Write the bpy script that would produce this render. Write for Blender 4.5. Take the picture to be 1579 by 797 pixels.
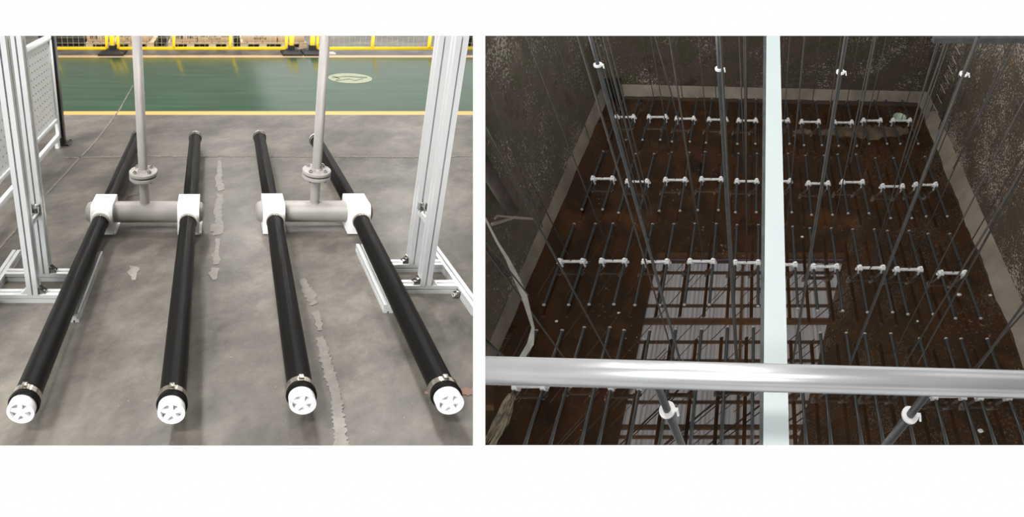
import bpy, bmesh, math, random
from mathutils import Vector, Matrix

for o in list(bpy.data.objects):
    bpy.data.objects.remove(o)
scene = bpy.context.scene
C = scene.collection
random.seed(7)

# ------------------------------------------------------------------ camera
FPX, CX, CY, W, H = 750.0, 789.5, 200.0, 1579.0, 797.0
CAM = Vector((0, 0, 1.6))
TH = math.atan(280 / FPX)
XR = Vector((1, 0, 0))
FW = Vector((0, math.cos(TH), -math.sin(TH)))
UP = Vector((0, math.sin(TH), math.cos(TH)))
cd = bpy.data.cameras.new('camera')
cam = bpy.data.objects.new('camera', cd)
C.objects.link(cam)
cam.matrix_world = Matrix((
    (XR.x, UP.x, -FW.x, CAM.x), (XR.y, UP.y, -FW.y, CAM.y), (XR.z, UP.z, -FW.z, CAM.z), (0, 0, 0, 1)))
cd.sensor_fit = 'HORIZONTAL'
cd.sensor_width = 36
cd.lens = 36 * FPX / W
cd.shift_y = -(H / 2 - CY) / W
cd.clip_start = 0.02
cd.clip_end = 500
scene.camera = cam

# ------------------------------------------------------------------ light
w = bpy.data.worlds.new('world')
scene.world = w
w.use_nodes = True
bg = w.node_tree.nodes['Background']
bg.inputs[0].default_value = (1, 1, 1, 1)
bg.inputs[1].default_value = 1.0
scene.view_settings.view_transform = 'Standard'
scene.view_settings.look = 'None'
scene.view_settings.exposure = 0
scene.view_settings.gamma = 1
scene.view_settings.use_curve_mapping = False


def area(name, loc, target, size, watts, color=(1, 1, 1)):
    l = bpy.data.lights.new(name, 'AREA')
    l.shape = 'DISK'
    l.size = size
    l.energy = watts
    l.color = color
    o = bpy.data.objects.new(name, l)
    o.location = loc
    o.rotation_euler = (Vector(target) - Vector(loc)).to_track_quat('-Z', 'Y').to_euler()
    C.objects.link(o)
    return o


# ------------------------------------------------------------------ the two places and their axes
def ray(px, py):
    return XR * ((px - CX) / FPX) - UP * ((py - CY) / FPX) + FW


class Site:
    """axes of one place: x across, y along the diffuser tubes, h along the posts / hanging pipes"""
    def __init__(s, height, horizon, D, V, lim):
        a = math.atan((CY - horizon) / FPX)
        s.n = UP * math.cos(a) - FW * math.sin(a)
        s.g = UP * math.sin(a) + FW * math.cos(a)
        s.H = height
        s.O = CAM - s.n * height
        d = ray(*D)
        s.ey = d / d.dot(s.g)
        u = -ray(*V)
        s.eu = u / u.dot(s.n)
        s.M = Matrix((XR, s.ey, s.eu)).transposed()
        s.Mi = s.M.inverted()
        s.lim = lim
        s.root = []

    def w(s, p):
        return s.O + s.M @ Vector(p)

    def l(s, p):
        return s.Mi @ (Vector(p) - s.O)

    def at(s, px, py, h=0.0):
        d = ray(px, py)
        t = (h - s.H) / d.dot(s.n)
        return s.l(CAM + d * t)

    def pix(s, p):
        v = s.w(p) - CAM
        z = v.dot(FW)
        return (CX + FPX * v.dot(XR) / z, CY - FPX * v.dot(UP) / z, z)

    def h_for(s, x, y, py, lo=0.0, hi=10.0):
        for _ in range(50):
            m = (lo + hi) / 2
            q = s.pix((x, y, m))
            if q[2] > 0 and q[1] > py:
                lo = m
            else:
                hi = m
        return lo

    def mirror(s, px, py, hr):
        d = ray(px, py)
        t = -s.H / d.dot(s.n)
        q = CAM + d * t
        d2 = d - s.n * (2 * d.dot(s.n))
        return s.l(q + d2 * (hr / d2.dot(s.n)))


HALL = Site(1.6, -80, (338, -80), (335, 2600), (None, 729.3, 55.2, 686.8))
TANK = Site(11.0, -430, (1174, -430), (1158, 950), (748.3, None, 55.2, 686.2))

# hall lamps high over the floor, broad fill light added over the tank to brighten rail and walls
for lx, ly in ((-4.5, -1.0), (-1.2, -1.0), (-5.5, 5.5), (-2.0, 5.5), (-8.0, 12.5), (-3.0, 12.5)):
    area('hall_area_light', (lx, ly, 6.7), (lx, ly, 0), 1.0, 290, (1, .97, .93))
area('tank_fill_light', TANK.w((2.5, 1.5, 19)), TANK.w((3, 4, 0)), 12, 5200, (.96, .98, 1))

area('hall_area_light', (-.9, 2.6, 5.2), (-3, 3.6, 0), .8, 60, (1, .97, .93))  # unseen fill light added to whiten the perforated panels

# ------------------------------------------------------------------ materials
MATS = {}


def new_mat(name):
    m = bpy.data.materials.new(name)
    m.use_nodes = True
    MATS[name] = m
    nt = m.node_tree
    return m, nt, nt.nodes['Principled BSDF'], nt.nodes, nt.links


def mat(name, col, rough=.5, metal=0.0, ior=1.45, noise=None, scale=8, bump=0, dark=.7, emit=None, stretch=None):
    """plain procedural material: base colour broken up by noise"""
    m, nt, b, N, L = new_mat(name)
    b.inputs['Roughness'].default_value = rough
    b.inputs['Metallic'].default_value = metal
    b.inputs['IOR'].default_value = ior
    tc = N.new('ShaderNodeTexCoord')
    mp = N.new('ShaderNodeMapping')
    if stretch:
        mp.inputs['Scale'].default_value = stretch
    nz = N.new('ShaderNodeTexNoise')
    nz.inputs['Scale'].default_value = scale
    nz.inputs['Detail'].default_value = 6
    cr = N.new('ShaderNodeValToRGB')
    cr.color_ramp.elements[0].position = .3
    cr.color_ramp.elements[1].position = .7
    cr.color_ramp.elements[0].color = tuple(c * dark for c in col) + (1,) if noise is None else tuple(noise) + (1,)
    cr.color_ramp.elements[1].color = tuple(col) + (1,)
    L.new(tc.outputs['Object'], mp.inputs[0])
    L.new(mp.outputs[0], nz.inputs['Vector'])
    L.new(nz.outputs['Fac'], cr.inputs[0])
    L.new(cr.outputs[0], b.inputs['Base Color'])
    if bump:
        bp = N.new('ShaderNodeBump')
        bp.inputs['Strength'].default_value = bump
        bp.inputs['Distance'].default_value = .01
        L.new(nz.outputs['Fac'], bp.inputs['Height'])
        L.new(bp.outputs[0], b.inputs['Normal'])
    if emit:
        b.inputs['Emission Color'].default_value = tuple(emit[:3]) + (1,)
        b.inputs['Emission Strength'].default_value = emit[3]
    return m


mat('rubber_black', (.009, .0085, .008), .36, ior=1.15, dark=.8, scale=30)
mat('black_paint', (.012, .012, .012), .35)
mat('black_rubber_base', (.02, .02, .022), .6)
mat('white_plastic', (.93, .93, .93), .35, dark=.97)
mat('grey_paint', (.36, .34, .32), .38, dark=.9, scale=12)
mat('steel_band', (.55, .5, .42), .25, metal=.9)
mat('bolt_steel', (.6, .6, .58), .22, metal=1)
mat('aluminium', (.66, .67, .67), .35, metal=.35, dark=.93, scale=3)
mat('groove', (.20, .23, .25), .5, metal=.3)
mat('white_powder', (.82, .84, .84), .45, dark=.97)
mat('yellow_paint', (.92, .62, .01), .4, dark=.95)
mat('mesh_wire', (.55, .50, .28), .5)
mat('cardboard', (.46, .32, .20), .8, dark=.88, scale=6)
mat('pallet_wood', (.66, .52, .36), .8, dark=.8, scale=5, stretch=(1, 8, 8))
mat('ink', (.06, .045, .035), .8)
mat('dark_goods', (.018, .016, .016), .6)
mat('pale_board', (.8, .8, .76), .6)
mat('mortar', (.27, .255, .23), .7, dark=.75, scale=30)
mat('emblem_pale', (.32, .34, .22), .35, dark=.85)
mat('emblem_green', (.09, .16, .09), .35)
mat('red_stain', (.28, .13, .085), .6, noise=(.2, .16, .13), scale=12)
mat('rust_spot', (.115, .080, .052), .5, noise=(.07, .06, .05), scale=25)
mat('blue_pane', (.3, .32, .5), .5, emit=(.30, .31, .62, 2.0))
mat('joint_fill', (.215, .195, .168), .8, dark=.55, scale=40)
mat('galvanised_light', (.55, .61, .62), .5, metal=.1, dark=.97, scale=5, stretch=(1, .2, 1))
mat('galvanised_pipe', (.50, .51, .52), .30, metal=.6, dark=.8, scale=9, stretch=(.25, 1, 1))
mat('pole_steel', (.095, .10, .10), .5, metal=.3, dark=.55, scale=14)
mat('rod_steel', (.042, .037, .032), .6, metal=.1, dark=.55, scale=6)
mat('tank_tube', (.045, .05, .05), .3)
mat('tank_cap', (.42, .41, .39), .5)
mat('dry_silt', (.13, .095, .06), .8, noise=(.05, .03, .018), scale=3)
mat('tank_manifold', (.75, .75, .72), .4)
mat('concrete_haunch', (.25, .215, .165), .85, noise=(.14, .12, .09), scale=1.3)
mat('rust_pipe', (.075, .052, .042), .7, noise=(.035, .03, .026), scale=4)
mat('dry_wood', (.36, .32, .27), .8, dark=.6, scale=20)
mat('rag_cloth', (.17, .135, .085), .9, noise=(.04, .03, .018), scale=30, bump=.6)
mat('tape_plastic', (.42, .41, .37), .45, noise=(.25, .24, .21), scale=6)
mat('bowl_green', (.42, .52, .42), .4, dark=.8)
mat('roof_grey', (.30, .30, .29), .9)
mat('roof_dark', (.03, .022, .016), .9)
mat('purlin_brown', (.07, .05, .035), .7)
mat('rusty_beam', (.22, .13, .06), .8, noise=(.1, .07, .04), scale=3)


def hall_floor_mat():
    m, nt, b, N, L = new_mat('hall_concrete')
    tc = N.new('ShaderNodeTexCoord')

    def noise(scale, detail=6, rough=.55, sc=(1, 1, 1)):
        mp = N.new('ShaderNodeMapping')
        mp.inputs['Scale'].default_value = sc
        n = N.new('ShaderNodeTexNoise')
        n.inputs['Scale'].default_value = scale
        n.inputs['Detail'].default_value = detail
        n.inputs['Roughness'].default_value = rough
        L.new(tc.outputs['Object'], mp.inputs[0])
        L.new(mp.outputs[0], n.inputs['Vector'])
        return n.outputs['Fac']

    def ramp(f, a, ca, c, cc):
        r = N.new('ShaderNodeValToRGB')
        r.color_ramp.elements[0].position = a
        r.color_ramp.elements[0].color = ca + (1,)
        r.color_ramp.elements[1].position = c
        r.color_ramp.elements[1].color = cc + (1,)
        L.new(f, r.inputs[0])
        return r.outputs[0]

    def mix(f, a, c, mode='MIX'):
        x = N.new('ShaderNodeMix')
        x.data_type = 'RGBA'
        x.blend_type = mode
        for k, v in ((0, f), (6, a), (7, c)):
            if isinstance(v, (int, float)):
                x.inputs[k].default_value = v
            elif isinstance(v, tuple):
                x.inputs[k].default_value = v + (1,)
            else:
                L.new(v, x.inputs[k])
        return x.outputs[2]

    def math_(op, a, c=None):
        x = N.new('ShaderNodeMath')
        x.operation = op
        for k, v in ((0, a), (1, c)):
            if v is None:
                continue
            if isinstance(v, (int, float)):
                x.inputs[k].default_value = v
            else:
                L.new(v, x.inputs[k])
        return x.outputs[0]

    base = ramp(noise(1.3, 10, .68), .36, (.058, .052, .045), .62, (.180, .165, .142))
    blot = ramp(noise(4.5, 8, .7), .34, (.74, .74, .75), .66, (1.2, 1.19, 1.17))
    base = mix(1.0, base, blot, 'MULTIPLY')
    fine = ramp(noise(14, 6, .7), .3, (.78, .78, .78), .7, (1.12, 1.12, 1.12))
    base = mix(1.0, base, fine, 'MULTIPLY')
    stain = ramp(noise(2.3, 5, .6, (1, .5, 1)), .55, (0, 0, 0), .75, (1, 1, 1))
    base = mix(math_('MULTIPLY', stain, .5), base, (.085, .078, .070))
    speck = ramp(noise(95, 2, .5), .73, (0, 0, 0), .77, (1, 1, 1))
    base = mix(math_('MULTIPLY', speck, .8), base, (.45, .43, .4))
    # painted walkway, laid across the hall
    sep = N.new('ShaderNodeSeparateXYZ')
    L.new(tc.outputs['Object'], sep.inputs[0])
    y = sep.outputs[1]

    def band(y0, y1):
        return math_('MULTIPLY', math_('GREATER_THAN', y, y0), math_('LESS_THAN', y, y1))
    yy = {p: HALL.w(HALL.at(365, p)).y for p in (177.0, 171.5, 88.6, 85.4)}
    green = ramp(noise(3, 4, .6, (.4, 3, 1)), .35, (.014, .050, .024), .7, (.034, .080, .038))
    ora = (.62, .36, .11)
    col = mix(band(yy[171.5], yy[88.6]), base, green)
    col = mix(band(yy[177.0], yy[171.5]), col, ora)
    col = mix(band(yy[88.6], yy[85.4]), col, (.60, .42, .26))
    L.new(col, b.inputs['Base Color'])
    ro = N.new('ShaderNodeMix')
    ro.inputs[2].default_value = .36
    ro.inputs[3].default_value = .2
    L.new(band(yy[171.5], yy[85.4]), ro.inputs[0])
    L.new(ro.outputs[0], b.inputs['Roughness'])
    b.inputs['IOR'].default_value = 1.38
    bp = N.new('ShaderNodeBump')
    bp.inputs['Strength'].default_value = .03
    bp.inputs['Distance'].default_value = .01
    L.new(noise(5, 3, .5, (.3, 2, 1)), bp.inputs['Height'])
    L.new(bp.outputs[0], b.inputs['Normal'])
    return m


def mottled(name, cols, speck, thr, rough=.85, scale=.9, spsc=9, bump=.5, ior=1.3, clump=1.2):
    m, nt, b, N, L = new_mat(name)
    tc = N.new('ShaderNodeTexCoord')
    n1 = N.new('ShaderNodeTexNoise')
    n1.inputs['Scale'].default_value = scale
    n1.inputs['Detail'].default_value = 10
    n1.inputs['Roughness'].default_value = .68
    L.new(tc.outputs['Object'], n1.inputs['Vector'])
    r = N.new('ShaderNodeValToRGB')
    el = r.color_ramp.elements
    el[0].position = .33
    el[0].color = cols[0] + (1,)
    el[1].position = .67
    el[1].color = cols[-1] + (1,)
    for i, c in enumerate(cols[1:-1]):
        e = el.new(.33 + .34 * (i + 1) / (len(cols) - 1))
        e.color = c + (1,)
    L.new(n1.outputs['Fac'], r.inputs[0])
    n2 = N.new('ShaderNodeTexNoise')
    n2.inputs['Scale'].default_value = spsc
    n2.inputs['Detail'].default_value = 3
    n2.inputs['Roughness'].default_value = .7
    L.new(tc.outputs['Object'], n2.inputs['Vector'])
    n3 = N.new('ShaderNodeTexNoise')
    n3.inputs['Scale'].default_value = clump
    n3.inputs['Detail'].default_value = 3
    L.new(tc.outputs['Object'], n3.inputs['Vector'])
    ad = N.new('ShaderNodeMath')
    ad.operation = 'MULTIPLY_ADD'
    L.new(n3.outputs['Fac'], ad.inputs[0])
    ad.inputs[1].default_value = .5
    L.new(n2.outputs['Fac'], ad.inputs[2])
    r2 = N.new('ShaderNodeValToRGB')
    r2.color_ramp.elements[0].position = thr
    r2.color_ramp.elements[0].color = (0, 0, 0, 1)
    r2.color_ramp.elements[1].position = min(thr + .05, 1)
    L.new(ad.outputs[0], r2.inputs[0])
    x = N.new('ShaderNodeMix')
    x.data_type = 'RGBA'
    L.new(r2.outputs[0], x.inputs[0])
    L.new(r.outputs[0], x.inputs[6])
    x.inputs[7].default_value = speck + (1,)
    L.new(x.outputs[2], b.inputs['Base Color'])
    b.inputs['Roughness'].default_value = rough
    b.inputs['IOR'].default_value = ior
    if bump:
        bp = N.new('ShaderNodeBump')
        bp.inputs['Strength'].default_value = bump
        bp.inputs['Distance'].default_value = .05
        L.new(n2.outputs['Fac'], bp.inputs['Height'])
        L.new(bp.outputs[0], b.inputs['Normal'])
    return m


hall_floor_mat()
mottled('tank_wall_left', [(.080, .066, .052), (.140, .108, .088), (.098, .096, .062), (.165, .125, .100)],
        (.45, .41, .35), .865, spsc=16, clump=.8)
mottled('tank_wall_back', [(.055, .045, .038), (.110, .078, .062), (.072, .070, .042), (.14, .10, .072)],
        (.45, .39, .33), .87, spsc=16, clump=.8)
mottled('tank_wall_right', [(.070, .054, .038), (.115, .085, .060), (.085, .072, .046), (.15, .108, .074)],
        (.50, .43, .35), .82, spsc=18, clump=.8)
# tank floor: brown silt under a still film of water
mottled('wet_silt', [(.016, .009, .005), (.050, .022, .009), (.026, .015, .008), (.070, .031, .012)],
        (.2, .16, .12), .985, rough=.02, scale=.5, spsc=12, bump=0, ior=2.0, clump=.9)


def perf_mat():
    m, nt, b, N, L = new_mat('perforated_sheet')
    b.inputs['Base Color'].default_value = (.82, .84, .84, 1)
    b.inputs['Roughness'].default_value = .45
    uv = N.new('ShaderNodeUVMap')
    sep = N.new('ShaderNodeSeparateXYZ')
    L.new(uv.outputs[0], sep.inputs[0])

    def M(op, a, c=None):
        x = N.new('ShaderNodeMath')
        x.operation = op
        for k, v in ((0, a), (1, c)):
            if v is None:
                continue
            if isinstance(v, (int, float)):
                x.inputs[k].default_value = v
            else:
                L.new(v, x.inputs[k])
        return x.outputs[0]
    fx = M('SUBTRACT', M('FRACT', sep.outputs[0]), .5)
    fy = M('SUBTRACT', M('FRACT', sep.outputs[1]), .5)
    d = M('SQRT', M('ADD', M('MULTIPLY', fx, fx), M('MULTIPLY', fy, fy)))
    hole = M('LESS_THAN', d, .15)
    tr = N.new('ShaderNodeBsdfTransparent')
    mx = N.new('ShaderNodeMixShader')
    L.new(hole, mx.inputs[0])
    L.new(b.outputs[0], mx.inputs[1])
    L.new(tr.outputs[0], mx.inputs[2])
    L.new(mx.outputs[0], nt.nodes['Material Output'].inputs['Surface'])


perf_mat()


def sheet_mat():
    """corrugated roofing, daylight and rib shade put into its emission"""
    m, nt, b, N, L = new_mat('glowing_roofing')
    tc = N.new('ShaderNodeTexCoord')
    nz = N.new('ShaderNodeTexNoise')
    nz.inputs['Scale'].default_value = .35
    cr = N.new('ShaderNodeValToRGB')
    cr.color_ramp.elements[0].color = (.62, .62, .60, 1)
    cr.color_ramp.elements[1].color = (.95, .96, .98, 1)
    L.new(tc.outputs['Object'], nz.inputs['Vector'])
    L.new(nz.outputs['Fac'], cr.inputs[0])
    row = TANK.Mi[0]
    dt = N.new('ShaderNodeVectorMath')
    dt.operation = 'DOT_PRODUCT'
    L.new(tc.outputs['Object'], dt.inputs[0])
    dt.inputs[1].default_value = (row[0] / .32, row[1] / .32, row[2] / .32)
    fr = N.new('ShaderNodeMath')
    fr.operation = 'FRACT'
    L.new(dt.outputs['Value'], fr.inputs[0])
    rib_shade = N.new('ShaderNodeValToRGB')  # shade of the corrugation painted as darker stripes
    rib_shade.color_ramp.elements[0].position = .16
    rib_shade.color_ramp.elements[0].color = (.42, .42, .43, 1)
    rib_shade.color_ramp.elements[1].position = .34
    rib_shade.color_ramp.elements[1].color = (1, 1, 1, 1)
    L.new(fr.outputs[0], rib_shade.inputs[0])
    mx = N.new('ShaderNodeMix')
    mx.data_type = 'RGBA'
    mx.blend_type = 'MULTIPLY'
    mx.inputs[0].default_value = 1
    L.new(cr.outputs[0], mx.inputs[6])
    L.new(rib_shade.outputs[0], mx.inputs[7])
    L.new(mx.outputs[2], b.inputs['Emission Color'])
    b.inputs['Emission Strength'].default_value = 1.25  # glow stands for daylight falling on the roof
    b.inputs['Base Color'].default_value = (.5, .5, .5, 1)


sheet_mat()


# ------------------------------------------------------------------ mesh building in a place's own axes
class MB:
    def __init__(s):
        s.v, s.f, s.uv = [], [], {}

    def add(s, vs, fs):
        b = len(s.v)
        s.v += [Vector(p) for p in vs]
        s.f += [tuple(b + i for i in f) for f in fs]
        return b

    def box(s, lo, hi, bev=0):
        x0, y0, z0 = lo
        x1, y1, z1 = hi
        if bev:
            bm = bmesh.new()
            bmesh.ops.create_cube(bm, size=1)
            for v in bm.verts:
                v.co = Vector(((x0 + x1) / 2 + v.co.x * (x1 - x0), (y0 + y1) / 2 + v.co.y * (y1 - y0),
                               (z0 + z1) / 2 + v.co.z * (z1 - z0)))
            bmesh.ops.bevel(bm, geom=list(bm.edges), offset=bev, segments=2, affect='EDGES', profile=.5)
            s.bm(bm)
            return s
        s.add([(x0, y0, z0), (x1, y0, z0), (x1, y1, z0), (x0, y1, z0), (x0, y0, z1), (x1, y0, z1), (x1, y1, z1), (x0, y1, z1)],
              [(0, 3, 2, 1), (4, 5, 6, 7), (0, 1, 5, 4), (1, 2, 6, 5), (2, 3, 7, 6), (3, 0, 4, 7)])
        return s

    def bm(s, bm):
        bm.verts.index_update()
        s.add([v.co.copy() for v in bm.verts], [tuple(v.index for v in f.verts) for f in bm.faces])
        bm.free()

    def frame(s, a, b):
        a, b = Vector(a), Vector(b)
        d = (b - a).normalized()
        t = Vector((0, 0, 1)) if abs(d.z) < .9 else Vector((1, 0, 0))
        u = d.cross(t).normalized()
        return a, b, d, u, u.cross(d).normalized()

    def lathe(s, a, b, prof, seg=24):
        """prof: list of (t along a->b in metres from a, radius)"""
        a, b, d, u, v = s.frame(a, b)
        base = len(s.v)
        vs, fs = [], []
        for t, r in prof:
            for k in range(seg):
                an = 2 * math.pi * k / seg
                vs.append(a + d * t + (u * math.cos(an) + v * math.sin(an)) * r)
        n = len(prof)
        for i in range(n - 1):
            for k in range(seg):
                k2 = (k + 1) % seg
                fs.append((i * seg + k, i * seg + k2, (i + 1) * seg + k2, (i + 1) * seg + k))
        fs.append(tuple(reversed(range(seg))))
        fs.append(tuple((n - 1) * seg + k for k in range(seg)))
        s.add(vs, fs)
        return s

    def cyl(s, a, b, r, r2=None, seg=20):
        l = (Vector(b) - Vector(a)).length
        return s.lathe(a, b, [(0, r), (l, r if r2 is None else r2)], seg)

    def ring(s, a, b, ro, ri, seg=24):
        a, b, d, u, v = s.frame(a, b)
        L_ = (b - a).length
        vs, fs = [], []
        for t, r in ((0, ro), (L_, ro), (L_, ri), (0, ri)):
            for k in range(seg):
                an = 2 * math.pi * k / seg
                vs.append(a + d * t + (u * math.cos(an) + v * math.sin(an)) * r)
        for i in range(4):
            for k in range(seg):
                k2 = (k + 1) % seg
                j = (i + 1) % 4
                fs.append((i * seg + k, i * seg + k2, j * seg + k2, j * seg + k))
        s.add(vs, fs)
        return s

    def prism(s, pts, off):
        """closed outline pts swept by the vector off"""
        n = len(pts)
        off = Vector(off)
        vs = [Vector(p) for p in pts] + [Vector(p) + off for p in pts]
        fs = [tuple(range(n)), tuple(reversed(range(n, 2 * n)))]
        fs += [(i, i + n, (i + 1) % n + n, (i + 1) % n) for i in range(n)]
        s.add(vs, fs)
        return s

    def path(s, pts, r, seg=8):
        pts = [Vector(p) for p in pts]
        for i in range(len(pts) - 1):
            s.cyl(pts[i], pts[i + 1], r, seg=seg)
        return s


def tag(o, label=None, cat=None, group=None, kind=None):
    if label:
        o['label'] = label
    if cat:
        o['category'] = cat
    if group:
        o['group'] = group
    if kind:
        o['kind'] = kind
    return o


CLIP = []


def build(site, mb, name, material, parent=None, base=None, smooth=True, clip=True, uv=None):
    """one mesh object from a builder in the site's axes; base is the parent's foot (site axes)"""
    if parent is not None:
        origin = Vector(parent['_o'])
    else:
        origin = site.w(base) if base is not None else site.w(mb.v[0])
    me = bpy.data.meshes.new(name)
    me.from_pydata([site.w(p) - origin for p in mb.v], [], mb.f)
    if uv:
        lay = me.uv_layers.new(name='UVMap')
        for poly in me.polygons:
            for li in poly.loop_indices:
                lay.data[li].uv = uv(mb.v[me.loops[li].vertex_index])
    bm = bmesh.new()
    bm.from_mesh(me)
    bmesh.ops.recalc_face_normals(bm, faces=bm.faces)
    bm.to_mesh(me)
    bm.free()
    o = bpy.data.objects.new(name, me)
    C.objects.link(o)
    me.materials.append(MATS[material])
    if smooth:
        for p in me.polygons:
            p.use_smooth = len(p.vertices) <= 4
        try:
            me.set_sharp_from_angle(angle=math.radians(38))
        except Exception:
            pass
    if parent is not None:
        o.parent = parent
        pp = parent
        if parent.type != 'EMPTY':
            o['_o'] = list(parent['_o'])
    else:
        o.location = origin
    o['_o'] = list(origin)
    if clip:
        CLIP.append((site, o))
    return o


def thing(site, name, label, cat, base, group=None):
    o = bpy.data.objects.new(name, None)
    o.empty_display_size = .1
    o.location = site.w(base)
    o['_o'] = list(o.location)
    C.objects.link(o)
    return tag(o, label, cat, group)


def clip_planes(site):
    x0, x1, y0, y1 = site.lim
    pl = []
    # (normal pointing outwards, through the camera position)
    if x0 is not None:
        pl.append(-(XR * FPX - FW * (x0 - CX)))
    if x1 is not None:
        pl.append(XR * FPX - FW * (x1 - CX))
    pl.append(UP * FPX + FW * (y0 - CY))
    pl.append(-(UP * FPX + FW * (y1 - CY)))
    return [p.normalized() for p in pl]


def extent_cut():
    """the two built places end where the photographed part of each place ends"""
    for site, o in CLIP:
        me = o.data
        org = Vector(o['_o'])
        if o.get('_copy'):
            org = Vector(o['_o'])
        for n in clip_planes(site):
            ds = [(org + v.co - CAM).dot(n) for v in me.vertices]
            if not ds or max(ds) <= 1e-6:
                continue
            if min(ds) >= -1e-6:
                bpy.data.objects.remove(o)
                break
            if me.users > 1:
                me = me.copy()
                o.data = me
            bm = bmesh.new()
            bm.from_mesh(me)
            bmesh.ops.bisect_plane(bm, geom=list(bm.verts) + list(bm.edges) + list(bm.faces), dist=1e-6,
                                   plane_co=CAM - org, plane_no=n, clear_outer=True)
            ed = [e for e in bm.edges if e.is_boundary]
            if ed:
                bmesh.ops.holes_fill(bm, edges=ed, sides=0)
            bm.to_mesh(me)
            bm.free()


# ================================================================== HALL: floor
hs = HALL
mb = MB()
c = [hs.at(-60, 50), hs.at(740, 50), hs.at(740, 695), hs.at(-60, 695)]
mb.prism([(p.x, p.y, 0) for p in c], (0, 0, -.12))
fo = build(hs, mb, 'floor', 'hall_concrete', smooth=False)
# object coordinates equal world coordinates
for v in fo.data.vertices:
    v.co += fo.location
fo.location = (0, 0, 0)
fo['_o'] = [0, 0, 0]
tag(fo, kind='structure')


m = MB().box((-40, -10, 7.0), (-.6, 60, 7.3))
hc_ = build(hs, m, 'ceiling_hall', 'roof_grey', smooth=False, clip=False)
tag(hc_, kind='structure')


def flat_patch(name, outline, material, t=.002):
    m = MB()
    m.prism([(p.x, p.y, 0.0005) for p in outline], (0, 0, t))
    o = build(hs, m, name, material, smooth=False)
    return o


def strip(pts, wpx, jitter=0.0, seed=1):
    """outline of a wobbly strip along pixel points, width in pixels across"""
    r = random.Random(seed)
    left, right = [], []
    n = len(pts)
    sub = []
    for i in range(n - 1):
        k = max(2, int((Vector(pts[i + 1][:2]) - Vector(pts[i][:2])).length / 2.5))
        for j in range(k):
            t = j / k
            sub.append([pts[i][q] + (pts[i + 1][q] - pts[i][q]) * t for q in range(3)])
    sub.append(list(pts[-1]))
    for i, (x, y, wd) in enumerate(sub):
        a = sub[max(0, i - 1)]
        b = sub[min(len(sub) - 1, i + 1)]
        d = Vector((b[0] - a[0], b[1] - a[1])).normalized()
        nn = Vector((-d.y, d.x))
        wl = wd * (1 + r.uniform(-jitter, jitter)) / 2
        wr = wd * (1 + r.uniform(-jitter, jitter)) / 2
        left.append(hs.at(x + nn.x * wl, y + nn.y * wl))
        right.append(hs.at(x - nn.x * wr, y - nn.y * wr))
    return left + right[::-1]


def trim(o):
    return tag(o, kind='structure')


trim(flat_patch('trim_1', strip([(205, 132, 1.2), (185, 168, 1.5), (150, 215, 2.2), (110, 258, 2.5), (55, 318, 3), (0, 382, 4)], 2, .5, 3), 'joint_fill'))
trim(flat_patch('trim_2', strip([(96, 243.5, 1.5), (240, 241, 2), (330, 241, 2), (480, 241.5, 2), (640, 242, 2), (730, 241, 2)], 2, .7, 4), 'joint_fill'))
for i, (pts, sd) in enumerate((
        ([(338, 247, 3), (339, 262, 8), (337, 280, 12), (341, 294, 9)], 5),
        ([(340, 300, 10), (336, 322, 12), (338, 345, 11), (335, 352, 20), (337, 362, 17)], 6),
        ([(336, 368, 8), (334, 388, 6), (333, 398, 14), (334, 408, 9)], 7),
        ([(331, 413, 12), (330, 422, 15), (330, 432, 6)], 8),
        ([(207, 411, 16), (205, 420, 15), (207, 432, 5)], 9),
        ([(466, 430, 9), (472, 445, 13), (478, 455, 17), (485, 470, 10)], 10),
        ([(486, 480, 12), (492, 500, 10), (494, 510, 8)], 11),
        ([(493, 520, 12), (499, 545, 17), (508, 575, 17), (516, 605, 17), (521, 640, 18), (524, 665, 18), (526, 700, 24)], 12))):
    trim(flat_patch('trim_%d' % (i + 3), strip(pts, 10, .35, sd), 'mortar'))
for i, (pts, sd) in enumerate((([(163, 303, 4), (178, 298, 9), (192, 297, 3)], 41), ([(190, 302, 3), (204, 299, 7), (213, 298, 3)], 42), ([(178, 311, 4), (190, 307, 9), (196, 304, 4)], 43))):
    trim(flat_patch('trim_%d' % (i + 21), strip(pts, 10, .4, sd), 'rust_spot'))
trim(flat_patch('trim_11', strip([(655, 606, 3), (690, 605, 8), (735, 604, 11)], 8, .3, 20), 'red_stain'))
# round pale emblem painted on the walkway
em = []
for k in range(36):
    a = 2 * math.pi * k / 36
    em.append(hs.at(540 + 34 * math.cos(a), 120.8 + 7.6 * math.sin(a) + 1.2 * math.cos(a)))
em_o = thing(hs, 'floor_emblem', 'pale oval emblem painted on the glossy green walkway', 'floor marking', hs.at(540, 121))
m = MB()
m.prism([(p.x, p.y, .0005) for p in em], (0, 0, .0015))
build(hs, m, 'emblem_disc', 'emblem_pale', em_o, smooth=False)
for pts in ([(512, 120, 1), (535, 118, 1.6), (566, 120, 2.2)], [(517, 125, 1.2), (538, 122, 1.4), (548, 124.5, 1.2), (560, 121.5, 1.4)],
            [(512, 117.5, 1), (524, 121, 1.5), (518, 124, 1)]):
    m = MB()
    m.prism([(p.x, p.y, .0022) for p in strip(pts, 1, .1, 2)], (0, 0, .001))
    build(hs, m, 'emblem_stroke', 'emblem_green', em_o, smooth=False)


# ================================================================== HALL: tube diffusers
TR = .05


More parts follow.
